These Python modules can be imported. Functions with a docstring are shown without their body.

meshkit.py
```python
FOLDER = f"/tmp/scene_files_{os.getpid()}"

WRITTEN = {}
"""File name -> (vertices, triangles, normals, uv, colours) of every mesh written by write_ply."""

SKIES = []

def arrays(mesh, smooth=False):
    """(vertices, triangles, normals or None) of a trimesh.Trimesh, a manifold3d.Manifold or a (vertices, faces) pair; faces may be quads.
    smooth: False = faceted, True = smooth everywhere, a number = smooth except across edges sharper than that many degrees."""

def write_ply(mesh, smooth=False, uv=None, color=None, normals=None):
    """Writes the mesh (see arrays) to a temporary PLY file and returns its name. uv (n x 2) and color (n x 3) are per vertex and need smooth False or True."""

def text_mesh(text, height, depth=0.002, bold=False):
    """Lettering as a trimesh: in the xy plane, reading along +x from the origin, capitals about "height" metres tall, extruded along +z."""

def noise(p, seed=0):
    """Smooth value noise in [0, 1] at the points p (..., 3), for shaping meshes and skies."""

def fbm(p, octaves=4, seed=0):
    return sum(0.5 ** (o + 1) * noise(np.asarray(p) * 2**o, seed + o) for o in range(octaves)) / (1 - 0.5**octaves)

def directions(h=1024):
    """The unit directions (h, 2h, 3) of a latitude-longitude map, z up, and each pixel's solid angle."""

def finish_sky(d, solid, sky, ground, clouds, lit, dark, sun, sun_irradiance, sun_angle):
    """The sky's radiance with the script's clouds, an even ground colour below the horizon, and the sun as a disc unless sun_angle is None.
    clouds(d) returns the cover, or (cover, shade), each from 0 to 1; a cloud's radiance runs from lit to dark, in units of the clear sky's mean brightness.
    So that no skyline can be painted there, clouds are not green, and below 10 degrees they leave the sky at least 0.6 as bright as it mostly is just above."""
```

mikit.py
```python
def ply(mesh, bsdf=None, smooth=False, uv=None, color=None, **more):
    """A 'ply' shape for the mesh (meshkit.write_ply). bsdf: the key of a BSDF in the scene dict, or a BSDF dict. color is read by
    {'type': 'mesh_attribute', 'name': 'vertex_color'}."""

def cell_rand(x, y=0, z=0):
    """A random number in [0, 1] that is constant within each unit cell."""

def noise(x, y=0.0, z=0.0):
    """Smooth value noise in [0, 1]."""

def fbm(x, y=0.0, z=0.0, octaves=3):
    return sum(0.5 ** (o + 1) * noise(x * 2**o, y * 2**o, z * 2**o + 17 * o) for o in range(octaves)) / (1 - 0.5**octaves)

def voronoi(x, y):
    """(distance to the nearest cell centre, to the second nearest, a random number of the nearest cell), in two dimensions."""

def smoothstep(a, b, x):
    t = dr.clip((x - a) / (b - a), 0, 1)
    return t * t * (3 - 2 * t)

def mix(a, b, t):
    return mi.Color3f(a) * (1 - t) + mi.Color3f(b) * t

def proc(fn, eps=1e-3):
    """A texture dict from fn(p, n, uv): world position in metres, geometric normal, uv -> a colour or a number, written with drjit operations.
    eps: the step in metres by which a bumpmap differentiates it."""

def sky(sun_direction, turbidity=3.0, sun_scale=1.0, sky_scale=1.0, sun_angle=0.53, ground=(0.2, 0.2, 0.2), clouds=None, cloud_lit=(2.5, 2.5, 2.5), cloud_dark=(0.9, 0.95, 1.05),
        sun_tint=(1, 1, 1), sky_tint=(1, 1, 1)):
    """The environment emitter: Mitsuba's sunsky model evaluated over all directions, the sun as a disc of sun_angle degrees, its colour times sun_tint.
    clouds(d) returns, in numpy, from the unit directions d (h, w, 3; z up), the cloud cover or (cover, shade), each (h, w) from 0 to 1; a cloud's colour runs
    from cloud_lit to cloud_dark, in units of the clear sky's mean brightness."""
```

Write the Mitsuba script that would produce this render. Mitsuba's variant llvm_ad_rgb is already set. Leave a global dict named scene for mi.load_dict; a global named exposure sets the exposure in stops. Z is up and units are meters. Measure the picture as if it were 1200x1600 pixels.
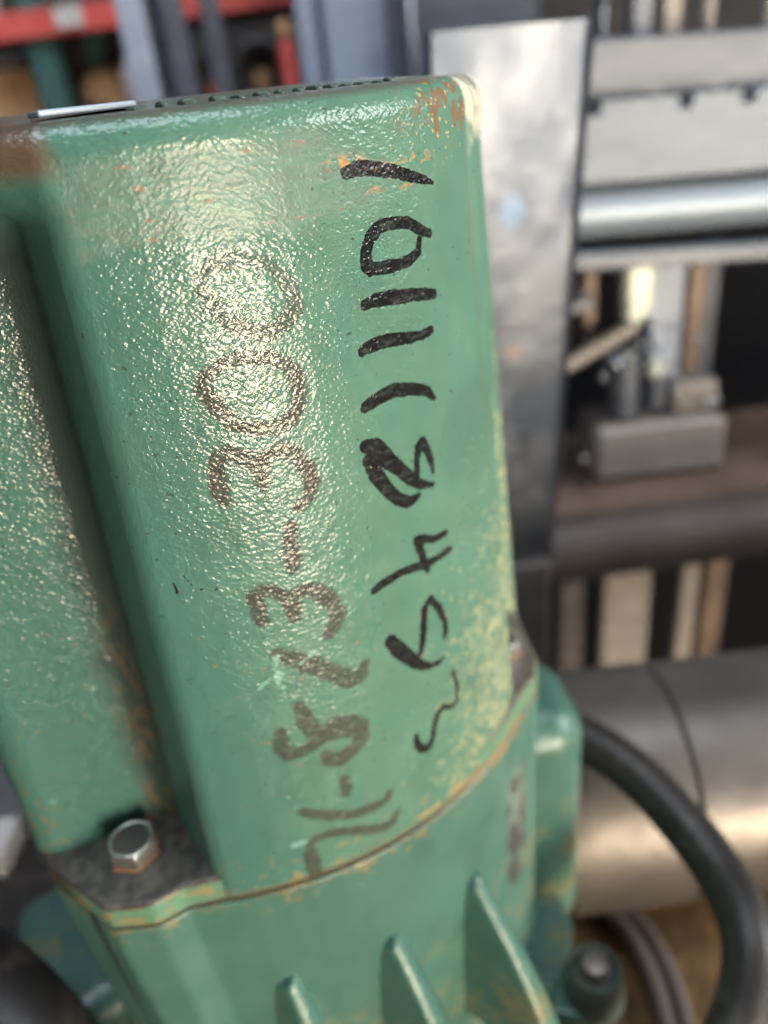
import math, random
import numpy as np, trimesh, drjit as dr, mitsuba as mi, mikit, meshkit
from mikit import proc, noise, fbm, smoothstep, mix
T = mi.ScalarTransform4f
scene, labels = {}, {}
random.seed(4); rng = np.random.default_rng(4)
H = 0.62                                   # camera height above the plywood floor

# ------------------------------------------------------------------ camera, light, exposure
PITCH, ROLL = math.radians(29.0), math.radians(6.5)
F_ = np.array([0, math.cos(PITCH), -math.sin(PITCH)]); R0 = np.array([1.0, 0, 0]); D0 = np.array([0, -math.sin(PITCH), -math.cos(PITCH)])
R_ = math.cos(ROLL) * R0 + math.sin(ROLL) * D0
D_ = math.cos(ROLL) * D0 - math.sin(ROLL) * R0
scene['camera'] = {'type': 'thinlens', 'fov': 2 * math.degrees(math.atan(600 / 1203)), 'fov_axis': 'x',
                   'aperture_radius': 0.0028, 'focus_distance': 0.225, 'near_clip': 0.01, 'far_clip': 50.0,
                   'to_world': T().look_at(origin=[0, 0, H], target=(np.array([0, 0, H]) + F_).tolist(), up=(-D_).tolist())}
exposure = -.7

def lamp(name, center, aim, w, h, rad, label, cat):
    """A flat luminous panel with its own depthless face turned to aim."""
    c, a = np.array(center, float), np.array(aim, float)
    n = (a - c) / np.linalg.norm(a - c)
    x = np.cross([0, 0, 1.0], n) if abs(n[2]) < .95 else np.array([1.0, 0, 0]); x /= np.linalg.norm(x); y = np.cross(n, x)
    v = np.array([c - x*w/2 - y*h/2, c + x*w/2 - y*h/2, c + x*w/2 + y*h/2, c - x*w/2 + y*h/2])
    m = trimesh.Trimesh(v, [[0, 1, 2], [0, 2, 3]], process=False)
    scene[name] = mikit.ply(m, {'type': 'diffuse', 'reflectance': {'type': 'rgb', 'value': [.5, .5, .5]}}, emitter={'type': 'area', 'radiance': {'type': 'rgb', 'value': list(rad)}})
    labels[name] = {'label': label, 'category': cat}

lamp('yard_door_light', (2.0, -3.25, H - .72), (-.03, .2, H - .1), 1.1, 1.25, (86, 73, 54), 'warm sunlit lower half of the bay door opening behind the viewer', 'light panel')
lamp('sky_door_light', (2.05, -3.27, H + .85), (-.03, .2, H - .1), 1.5, 1.2, (3.4, 3.9, 4.6), 'cool upper half of the bay door opening behind the viewer', 'light panel')
lamp('side_window_light', (3.7, -.6, H + 1.5), (0, .25, H - .1), 2.0, 1.8, (23, 23.3, 23), 'wide window of soft white daylight to the right of the viewer', 'light panel')
lamp('rack_fill_light', (-.3, .3, H + 2.7), (-.3, 2.4, H), 2.6, 1.2, (11, 12.2, 14), 'cool panel added overhead and aimed to brighten the rack', 'light panel')  # added overhead panel, aimed at the rack to brighten it
scene['workshop_air_light'] = {'type': 'constant', 'radiance': {'type': 'rgb', 'value': [.085, .092, .105]}}

# ------------------------------------------------------------------ materials
def rgb(*c): return {'type': 'rgb', 'value': list(c)}
def principled(name, color, rough=.5, metallic=0.0, bump=None, bscale=1.0, **kw):
    d = {'type': 'principled', 'base_color': color if isinstance(color, dict) else rgb(*color), 'roughness': rough, 'metallic': metallic, **kw}
    if bump is not None: d = {'type': 'bumpmap', 'arbitrary': bump, 'scale': bscale, 'bsdf': d}
    scene[name] = {'type': 'twosided', 'bsdf': d}

M0 = np.array([-.03188, .27420]); YAW = math.radians(30.29)
E1 = np.array([math.cos(YAW), math.sin(YAW)]); E2 = np.array([-E1[1], E1[0]])
def local(p):
    """world point -> pump coordinates in mm: u along the front, v into the body, z below the top"""
    x, y = p.x - float(M0[0]), p.y - float(M0[1])
    return (x*float(E1[0]) + y*float(E1[1]))*1000, (x*float(E2[0]) + y*float(E2[1]))*1000, (p.z - H)*1000

def sm(a, b, x): return smoothstep(a, b, x)
def peel(p, k=1.0):
    """orange-peel relief of the thick enamel (metres)"""
    x, y, z = p.x*k, p.y*k, p.z*k
    w = noise(x*280, y*280, z*280 + 5)*.00016
    a = noise(x*1000 + 9, y*1000, z*1000)*.00015
    b = noise(x*1700, y*1700 + 3, z*1700)*.00011
    pim = sm(.60, .95, noise(x*620 + 31, y*620, z*620 + 8))*.00009 + sm(.66, .95, noise(x*1150 + 3, y*1150, z*1150 + 2))*.00008
    return w + a + b + pim

STROKES = []   # filled below: (u0,v0,r0,u1,v1,r1,kind)
STROKES += [(0.38672,-0.02113,0.00188,0.39247,-0.02068,0.00228,0),(0.39247,-0.02068,0.00228,0.39958,-0.02175,0.00223,0),(0.39958,-0.02175,0.00223,0.40652,-0.02351,0.00207,0),(0.40652,-0.02351,0.00207,0.41412,-0.02593,0.00182,0),(0.41412,-0.02593,0.00182,0.42127,-0.0278,0.00145,0),(0.42127,-0.0278,0.00145,0.425,-0.02906,0.00073,0),(0.42051,-0.04362,0.00138,0.4155,-0.04175,0.00178,0),(0.4155,-0.04175,0.00178,0.41052,-0.03878,0.00195,0),(0.41052,-0.03878,0.00195,0.40397,-0.03767,0.00192,0),(0.40397,-0.03767,0.00192,0.39717,-0.03764,0.00219,0),(0.39717,-0.03764,0.00219,0.39273,-0.04019,0.00218,0),(0.39273,-0.04019,0.00218,0.39043,-0.04367,0.00218,0),(0.39043,-0.04367,0.00218,0.39003,-0.04734,0.0026,0),(0.39003,-0.04734,0.0026,0.39165,-0.04927,0.00221,0),(0.39165,-0.04927,0.00221,0.39696,-0.04966,0.00204,0),(0.39696,-0.04966,0.00204,0.40296,-0.05009,0.00196,0),(0.40296,-0.05009,0.00196,0.40919,-0.04977,0.00188,0),(0.40919,-0.04977,0.00188,0.41373,-0.0481,0.00148,0),(0.41373,-0.0481,0.00148,0.41468,-0.04453,0.00136,0),(0.38716,-0.05906,0.00173,0.39108,-0.05856,0.00215,0),(0.39108,-0.05856,0.00215,0.3996,-0.05929,0.0025,0),(0.3996,-0.05929,0.0025,0.4095,-0.06095,0.00214,0),(0.4095,-0.06095,0.00214,0.41947,-0.06287,0.00198,0),(0.38392,-0.07278,0.00176,0.38784,-0.07193,0.00219,0),(0.38784,-0.07193,0.00219,0.39535,-0.072,0.00233,0),(0.39535,-0.072,0.00233,0.40439,-0.07376,0.00206,0),(0.40439,-0.07376,0.00206,0.41085,-0.07465,0.00176,0),(0.41085,-0.07465,0.00176,0.41615,-0.07411,0.00145,0),(0.38205,-0.09101,0.00203,0.38747,-0.08944,0.00248,0),(0.38747,-0.08944,0.00248,0.3946,-0.08885,0.00251,0),(0.3946,-0.08885,0.00251,0.40344,-0.09117,0.00234,0),(0.40344,-0.09117,0.00234,0.41042,-0.09401,0.00205,0),(0.41042,-0.09401,0.00205,0.41375,-0.09771,0.00115,0),(0.37981,-0.10403,0.00218,0.38426,-0.10598,0.00331,0),(0.38426,-0.10598,0.00331,0.38886,-0.11235,0.00337,0),(0.38886,-0.11235,0.00337,0.39335,-0.11745,0.00252,0),(0.39335,-0.11745,0.00252,0.3969,-0.12232,0.00256,0),(0.3969,-0.12232,0.00256,0.40211,-0.12704,0.00189,0),(0.40211,-0.12704,0.00189,0.40803,-0.12932,0.0012,0),(0.38053,-0.10939,0.00264,0.38279,-0.11542,0.00313,0),(0.38279,-0.11542,0.00313,0.38616,-0.12204,0.00273,0),(0.38616,-0.12204,0.00273,0.39009,-0.12714,0.00266,0),(0.39009,-0.12714,0.00266,0.39435,-0.13095,0.00235,0),(0.39435,-0.13095,0.00235,0.39817,-0.13104,0.00189,0),(0.39817,-0.13104,0.00189,0.40026,-0.13039,0.00119,0),(0.40081,-0.12241,0.00141,0.40131,-0.11709,0.00151,0),(0.40131,-0.11709,0.00151,0.40303,-0.11232,0.00208,0),(0.40303,-0.11232,0.00208,0.40518,-0.11116,0.00209,0),(0.40518,-0.11116,0.00209,0.40729,-0.11544,0.00188,0),(0.40729,-0.11544,0.00188,0.40874,-0.12006,0.00166,0),(0.40874,-0.12006,0.00166,0.40918,-0.12435,0.00096,0),(0.41223,-0.15206,0.00139,0.40611,-0.15147,0.00174,0),(0.40611,-0.15147,0.00174,0.39833,-0.14766,0.00182,0),(0.39833,-0.14766,0.00182,0.39668,-0.1474,0.00182,0),(0.39668,-0.1474,0.00182,0.3982,-0.15313,0.00196,0),(0.3982,-0.15313,0.00196,0.39929,-0.15991,0.00199,0),(0.39929,-0.15991,0.00199,0.40064,-0.16264,0.00125,0),(0.41384,-0.16011,0.00141,0.40714,-0.16,0.00164,0),(0.40714,-0.16,0.00164,0.4007,-0.15979,0.00187,0),(0.4007,-0.15979,0.00187,0.39421,-0.15786,0.00184,0),(0.39421,-0.15786,0.00184,0.38682,-0.15698,0.00193,0),(0.38682,-0.15698,0.00193,0.37979,-0.15753,0.00203,0),(0.37979,-0.15753,0.00203,0.37537,-0.15903,0.00178,0),(0.37912,-0.18374,0.00274,0.38228,-0.18976,0.00354,0),(0.38228,-0.18976,0.00354,0.38648,-0.19622,0.00308,0),(0.38648,-0.19622,0.00308,0.39123,-0.20238,0.00236,0),(0.39123,-0.20238,0.00236,0.39634,-0.20615,0.00133,0),(0.39634,-0.20615,0.00133,0.40065,-0.20722,0.00134,0),(0.40065,-0.20722,0.00134,0.403,-0.20647,0.00108,0),(0.39197,-0.19675,0.00143,0.39393,-0.19083,0.00168,0),(0.39393,-0.19083,0.00168,0.3951,-0.18454,0.00179,0),(0.3951,-0.18454,0.00179,0.39667,-0.17802,0.00204,0),(0.39667,-0.17802,0.00204,0.40006,-0.17546,0.00166,0),(0.40006,-0.17546,0.00166,0.40386,-0.18224,0.00169,0),(0.40386,-0.18224,0.00169,0.40639,-0.18952,0.00145,0),(0.40639,-0.18952,0.00145,0.40634,-0.19557,0.00147,0),(0.40634,-0.19557,0.00147,0.40498,-0.19715,0.00093,0),(0.40791,-0.21733,0.00138,0.40899,-0.22195,0.00125,0),(0.40899,-0.22195,0.00125,0.40941,-0.22756,0.00112,0),(0.40941,-0.22756,0.00112,0.40792,-0.23321,0.00127,0),(0.40792,-0.23321,0.00127,0.40488,-0.23409,0.00126,0),(0.40488,-0.23409,0.00126,0.40025,-0.2306,0.00139,0),(0.40025,-0.2306,0.00139,0.39628,-0.2317,0.00138,0),(0.39628,-0.2317,0.00138,0.39422,-0.23676,0.00138,0),(0.39422,-0.23676,0.00138,0.39248,-0.24233,0.00167,0),(0.39248,-0.24233,0.00167,0.38961,-0.24562,0.00181,0),(0.38961,-0.24562,0.00181,0.3863,-0.24417,0.00193,0),(0.3863,-0.24417,0.00193,0.38454,-0.23985,0.00178,0),(0.38454,-0.23985,0.00178,0.38479,-0.23521,0.00109,0),(0.30837,-0.13322,0.00023,0.30886,-0.13699,0.00023,0),(0.31228,-0.13119,0.00025,0.3123,-0.13216,0.00021,0),(0.31376,-0.1352,0.00028,0.31411,-0.13553,0.00026,0),(0.31641,-0.13758,0.0003,0.31696,-0.13796,0.00026,0),(0.32095,-0.13896,0.00026,0.32144,-0.13859,0.00022,0),(0.31285,-0.13351,0.00021,0.313,-0.13379,0.00021,0),(0.36211,-0.04867,0.00228,0.36298,-0.05416,0.00231,1),(0.36298,-0.05416,0.00231,0.35899,-0.05841,0.00212,1),(0.35899,-0.05841,0.00212,0.35296,-0.06038,0.00211,1),(0.35296,-0.06038,0.00211,0.34668,-0.0582,0.00209,1),(0.34668,-0.0582,0.00209,0.34197,-0.0551,0.00206,1),(0.34197,-0.0551,0.00206,0.3385,-0.05035,0.00203,1),(0.3385,-0.05035,0.00203,0.33555,-0.04545,0.00219,1),(0.33555,-0.04545,0.00219,0.33566,-0.0415,0.00181,1),(0.33566,-0.0415,0.00181,0.33925,-0.03882,0.0018,1),(0.33925,-0.03882,0.0018,0.34541,-0.03842,0.00182,1),(0.34541,-0.03842,0.00182,0.3521,-0.03915,0.00184,1),(0.3521,-0.03915,0.00184,0.35774,-0.04217,0.00186,1),(0.35774,-0.04217,0.00186,0.36211,-0.04867,0.00228,1),(0.35963,-0.07469,0.00239,0.35935,-0.08113,0.00242,1),(0.35935,-0.08113,0.00242,0.35592,-0.08668,0.00223,1),(0.35592,-0.08668,0.00223,0.35009,-0.08919,0.00203,1),(0.35009,-0.08919,0.00203,0.34338,-0.08792,0.002,1),(0.34338,-0.08792,0.002,0.33703,-0.08378,0.00197,1),(0.33703,-0.08378,0.00197,0.33275,-0.0782,0.00214,1),(0.33275,-0.0782,0.00214,0.33014,-0.07278,0.00211,1),(0.33014,-0.07278,0.00211,0.3305,-0.06919,0.0019,1),(0.3305,-0.06919,0.0019,0.33631,-0.06651,0.00171,1),(0.33631,-0.06651,0.00171,0.34267,-0.06529,0.00172,1),(0.34267,-0.06529,0.00172,0.35094,-0.06663,0.00175,1),(0.35094,-0.06663,0.00175,0.35673,-0.07043,0.00197,1),(0.35673,-0.07043,0.00197,0.35963,-0.07469,0.00239,1),(0.32973,-0.10894,0.00165,0.32894,-0.10454,0.00245,1),(0.32894,-0.10454,0.00245,0.32879,-0.09907,0.00242,1),(0.32879,-0.09907,0.00242,0.33018,-0.09405,0.0022,1),(0.33018,-0.09405,0.0022,0.3342,-0.09307,0.0022,1),(0.3342,-0.09307,0.0022,0.33867,-0.09651,0.00223,1),(0.33867,-0.09651,0.00223,0.34286,-0.09972,0.00266,1),(0.34286,-0.09972,0.00266,0.34286,-0.10433,0.00227,1),(0.34286,-0.10433,0.00227,0.34249,-0.10757,0.00083,1),(0.34286,-0.09972,0.00225,0.34515,-0.09642,0.00204,1),(0.34515,-0.09642,0.00204,0.35059,-0.09593,0.00226,1),(0.35059,-0.09593,0.00226,0.35497,-0.09951,0.00249,1),(0.35497,-0.09951,0.00249,0.35796,-0.1044,0.00253,1),(0.35796,-0.1044,0.00253,0.35886,-0.1099,0.00234,1),(0.35886,-0.1099,0.00234,0.3567,-0.11452,0.00214,1),(0.3567,-0.11452,0.00214,0.3529,-0.11682,0.00171,1),(0.3491,-0.12296,0.00172,0.34798,-0.12813,0.00217,1),(0.34798,-0.12813,0.00217,0.34783,-0.13372,0.00285,1),(0.34783,-0.13372,0.00285,0.34738,-0.1378,0.00221,1),(0.3339,-0.15565,0.0018,0.33345,-0.1505,0.00245,1),(0.33345,-0.1505,0.00245,0.33321,-0.14552,0.00243,1),(0.33321,-0.14552,0.00243,0.33578,-0.14331,0.00198,1),(0.33578,-0.14331,0.00198,0.33967,-0.14509,0.002,1),(0.33967,-0.14509,0.002,0.34264,-0.14866,0.00201,1),(0.34264,-0.14866,0.00201,0.34482,-0.15336,0.00271,1),(0.34482,-0.15336,0.00271,0.34469,-0.15704,0.00205,1),(0.34464,-0.14883,0.00179,0.34895,-0.14782,0.00225,1),(0.34895,-0.14782,0.00225,0.35349,-0.15002,0.0025,1),(0.35349,-0.15002,0.0025,0.35777,-0.15492,0.00276,1),(0.35777,-0.15492,0.00276,0.35997,-0.16156,0.0028,1),(0.35997,-0.16156,0.0028,0.35841,-0.16615,0.00235,1),(0.35841,-0.16615,0.00235,0.35532,-0.16939,0.00165,1),(0.33644,-0.17017,0.00208,0.34072,-0.17346,0.0028,1),(0.34072,-0.17346,0.0028,0.34715,-0.17891,0.00319,1),(0.34715,-0.17891,0.00319,0.35413,-0.18575,0.00338,1),(0.35413,-0.18575,0.00338,0.36066,-0.19256,0.0032,1),(0.36066,-0.19256,0.0032,0.36499,-0.19227,0.00247,1),(0.36499,-0.19227,0.00247,0.36717,-0.18826,0.00148,1),(0.34036,-0.19558,0.00169,0.34155,-0.20192,0.00293,1),(0.34155,-0.20192,0.00293,0.34408,-0.2093,0.00297,1),(0.34408,-0.2093,0.00297,0.34692,-0.21198,0.00225,1),(0.34692,-0.21198,0.00225,0.35151,-0.20946,0.003,1),(0.35151,-0.20946,0.003,0.3579,-0.21148,0.00328,1),(0.3579,-0.21148,0.00328,0.36146,-0.21539,0.00332,1),(0.36146,-0.21539,0.00332,0.36127,-0.22189,0.00309,1),(0.36127,-0.22189,0.00309,0.35734,-0.22533,0.00309,1),(0.35734,-0.22533,0.00309,0.35137,-0.2271,0.00308,1),(0.35137,-0.2271,0.00308,0.34782,-0.22522,0.0028,1),(0.34782,-0.22522,0.0028,0.34654,-0.22173,0.00152,1),(0.33227,-0.20543,0.00195,0.33137,-0.2114,0.0027,1),(0.33137,-0.2114,0.0027,0.33367,-0.21651,0.00248,1),(0.33367,-0.21651,0.00248,0.33771,-0.21673,0.00224,1),(0.33771,-0.21673,0.00224,0.3427,-0.21558,0.0025,1),(0.3427,-0.21558,0.0025,0.34776,-0.21305,0.0025,1),(0.34776,-0.21305,0.0025,0.35404,-0.2149,0.00202,1),(0.35404,-0.2149,0.00202,0.3611,-0.21815,0.00205,1),(0.35224,-0.23802,0.00157,0.35241,-0.24267,0.0021,1),(0.35241,-0.24267,0.0021,0.35196,-0.24615,0.00158,1),(0.33404,-0.2467,0.0013,0.33881,-0.25075,0.00197,1),(0.33881,-0.25075,0.00197,0.34659,-0.25532,0.00213,1),(0.34659,-0.25532,0.00213,0.35405,-0.25863,0.00216,1),(0.35405,-0.25863,0.00216,0.36218,-0.25987,0.00191,1),(0.36218,-0.25987,0.00191,0.36739,-0.25931,0.00151,1),(0.36739,-0.25931,0.00151,0.36921,-0.25651,0.00096,1),(0.37122,-0.26953,0.00112,0.36877,-0.2737,0.00168,1),(0.36877,-0.2737,0.00168,0.36306,-0.27361,0.00223,1),(0.36306,-0.27361,0.00223,0.35621,-0.26983,0.0022,1),(0.35621,-0.26983,0.0022,0.34918,-0.26579,0.0019,1),(0.34918,-0.26579,0.0019,0.34216,-0.26352,0.00174,1),(0.34216,-0.26352,0.00174,0.33711,-0.26342,0.00134,1),(0.33711,-0.26342,0.00134,0.33462,-0.26601,0.00134,1),(0.33438,-0.26985,0.00215,0.33433,-0.27673,0.00272,1),(0.33433,-0.27673,0.00272,0.33433,-0.28259,0.00247,1),(0.33614,-0.17061,0.00185,0.33425,-0.18097,0.00188,2),(0.33425,-0.18097,0.00188,0.33707,-0.18646,0.00213,2),(0.32301,-0.1863,0.00188,0.33188,-0.1801,0.00187,2),(0.33188,-0.1801,0.00187,0.33892,-0.17904,0.00117,2),(0.33892,-0.17904,0.00117,0.34591,-0.17608,0.00141,2),(0.34591,-0.17608,0.00141,0.35319,-0.17061,0.00071,2),(0.32895,-0.26307,0.00159,0.33885,-0.26361,0.00134,2)]
def stroke_sdf(uv, kind):
    d, zz = mi.Float(1.0), uv.y - H
    for (a, b, ra, c, e, rb, k) in STROKES:
        if k != kind: continue
        dx, dy = c - a, e - b
        L = dx*dx + dy*dy + 1e-12
        t = dr.clip(((uv.x - a)*dx + (zz - b)*dy)/L, 0, 1)
        q = dr.sqrt(dr.square(uv.x - a - t*dx) + dr.square(zz - b - t*dy)) - (ra + (rb - ra)*t)
        d = dr.minimum(d, q)
    return d

def steel_fn(a, b, f, k=3.0):
    return proc(lambda p, n, uv: mix(a, b, fbm(p.x*f, p.y*f, p.z*f*k, 3)))
def cover_masks(p):
    u, v, z = local(p)
    n1 = fbm(p.x*60, p.y*60, p.z*60, 3); n2 = fbm(p.x*230, p.y*230, p.z*230 + 7, 3)
    edge = (fbm(p.x*38 + 7, p.y*38, p.z*60, 4) - .5)*34
    scuff = sm(-34, -28, z + edge + sm(-40, 10, u)*8)*sm(-7, -12, z + (n1 - .5)*6)*sm(36, 4, u + edge*2)*sm(-70, -64, u)
    return u, v, z, n1, n2, scuff
def cover_color(p, n, uv):
    u, v, z, n1, n2, scuff = cover_masks(p)
    n3 = fbm(p.x*700, p.y*700, p.z*700, 2); n4 = fbm(p.x*120 + 4, p.y*120, p.z*40, 3)
    c = mix((.070, .154, .112), (.102, .204, .150), n1)
    c = mix(c, (.068, .180, .140), sm(.45, .75, n4)*.5)
    c = mix(c, (.048, .140, .122), sm(-26, -66, u + n1*10)*.7)  # left flank darker and bluer: its shading is put into the paint
    c = mix(c, (.062, .130, .095), sm(.55, .72, fbm(p.x*34 + 2, p.y*34, p.z*18, 4))*.45)
    c = mix(c, (.035, .05, .04), sm(.80, .84, fbm(p.x*520 + 6, p.y*520, p.z*520, 2))*.7)
    # chalky scuffed band under the top edge, scratched along the edge
    str_ = fbm(p.x*90 + 3, p.y*90, p.z*900, 2)
    c = mix(c, (.120, .190, .152), scuff*(.22 + .5*sm(.35, .75, str_*.5 + n2*.5)))
    c = mix(c, (.095, .15, .115), scuff*sm(.50, .64, fbm(p.x*170, p.y*170, p.z*260 + 9, 3))*.6)
    c = mix(c, (.22, .13, .10), scuff*sm(.70, .78, fbm(p.x*190 + 5, p.y*190, p.z*380, 3))*.7)
    # rust and bare primer at the right hand top corner and along the edge
    rc = sm(20, 58, u + n1*24 - 12)*sm(-30, -8, z + n1*20 - 10)
    c = mix(c, (.19, .085, .045), sm(.54, .62, fbm(p.x*330, p.y*330, p.z*120 + 1, 3) + rc*.22 - .15)*rc*.8)
    c = mix(c, (.50, .38, .15), sm(.68, .74, n3)*rc*.7)
    row = sm(-28, -22, z + n1*10 - 5)*sm(-16, -21, z + n1*10 - 5)*sm(0, 10, u)*sm(50, 30, u)
    c = mix(c, (.52, .22, .06), row*sm(.57, .63, n2))
    # yellow dust spatter growing towards the lower right
    ys = sm(0, 92, u + (-z - 150)*.25)*sm(-95, -240, z - (u - 30)*.45)
    c = mix(c, (.42, .39, .215), sm(.64 - .21*ys, .80 - .20*ys, fbm(p.x*620, p.y*620, p.z*620 + 3, 3)*.6 + n2*.4)*sm(.02, .2, ys)*(.40 + .3*ys))
    low = sm(-262, -283, z + n1*14 - 7)
    c = mix(c, (.30, .20, .08), low*sm(.56, .72, n2)*.7)
    seam = sm(-280.5, -283.5, z + n2*3 - 1.5)
    c = mix(c, (.27, .175, .08), seam*(.25 + .6*sm(10, 60, u)))
    # rust specks
    sp = sm(.80, .84, fbm(p.x*330, p.y*330, p.z*330 + 2, 2))*sm(-120, -190, z)
    c = mix(c, (.24, .15, .07), sp*.55)
    # left hand recess: its shade painted in with grime, rust lower down
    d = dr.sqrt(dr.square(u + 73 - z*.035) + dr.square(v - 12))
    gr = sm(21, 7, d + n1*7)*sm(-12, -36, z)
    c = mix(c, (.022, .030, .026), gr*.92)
    c = mix(c, (.115, .068, .032), gr*sm(-120, -240, z)*.7*sm(.40, .70, fbm(p.x*420, p.y*420, p.z*160 + 2, 3))*.85)
    lf = sm(-118, -130, u)*sm(-200, -260, z)
    c = mix(c, (.19, .125, .055), lf*sm(.50, .74, fbm(p.x*420, p.y*420, p.z*300 + 2, 3))*.75)
    # bare brown metal of the worn lip over the recess
    lip = sm(-62, -70, u + n1*8 - 4)*sm(-16, -8, z)*sm(60, 20, v)
    c = mix(c, (.12, .07, .045), lip*.9)
    uc = 64.4 - z*.0335
    c = mix(c, (.13, .12, .07), sm(.9, .2, dr.abs(u - uc - .2))*sm(-5, -20, z)*sm(20, -20, v)*.55)
    tp = sm(-3.0, -.5, z)*sm(66, 30, u)
    c = mix(c, (.085, .070, .055), tp*(.55 + .4*n2))
    worn = sm(66.5, 69.5, u)*sm(-27, -17, z)*sm(.35, .5, n1)
    c = mix(c, (.62, .58, .48), worn*.8)
    # marker pen: fresh black strokes, older faded brown strokes, pale scratches
    rag = (n3 - .5)*.0009 + (n2 - .5)*.0009
    dark = sm(.0002, -.0002, stroke_sdf(uv, 0) + rag)
    old = sm(.0009, -.0009, stroke_sdf(uv, 1) - .0005 + rag*1.8)
    scr = sm(.0002, -.0008, stroke_sdf(uv, 2) + .0016 + (n2 - .5)*.009)
    c = mix(c, (.048, .042, .034), old*(.76 + .2*sm(.3, .62, n3) - .10*sm(-130, -180, z))*(1 - .38*sm(-78, -42, z)))  # old strokes thin out near the top, glare put into their colour
    c = mix(c, (.22, .40, .33), scr*.7)
    c = mix(c, mix((.008, .0075, .008), (.030, .030, .030), sm(.55, .75, fbm(p.x*260 + 8, p.y*260, p.z*700, 3))), dark*(.90 + .10*sm(.3, .5, n3)))
    return c
def cover_rough(p, n, uv):
    u, v, z, n1, n2, scuff = cover_masks(p)
    return .185 + .14*scuff + .07*n2 + .15*sm(10, 80, u)
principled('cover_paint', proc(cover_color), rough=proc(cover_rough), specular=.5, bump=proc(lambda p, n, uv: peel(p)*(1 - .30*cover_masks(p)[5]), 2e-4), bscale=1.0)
def ledge_color(p, n, uv):
    u, v, z = local(p)
    n1 = fbm(p.x*90, p.y*90, p.z*90, 3); n2 = fbm(p.x*260, p.y*260, p.z*260, 3)
    c = mix((.088, .195, .125), (.115, .235, .155), n1)
    up = sm(-275.5, -273.2, z + n1*2 - 1)
    c = mix(c, (.080, .064, .052), up*.95)
    c = mix(c, (.035, .030, .028), up*sm(.45, .65, n2)*.8)
    c = mix(c, (.16, .13, .105), up*sm(40, 60, u)*.6)
    c = mix(c, (.30, .19, .08), (1 - up)*sm(.54, .70, n2)*.7)
    return mix(c, (.05, .035, .026), sm(-126, -134, u)*.9)  # left side darkened, shadow and grime in one colour
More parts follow.
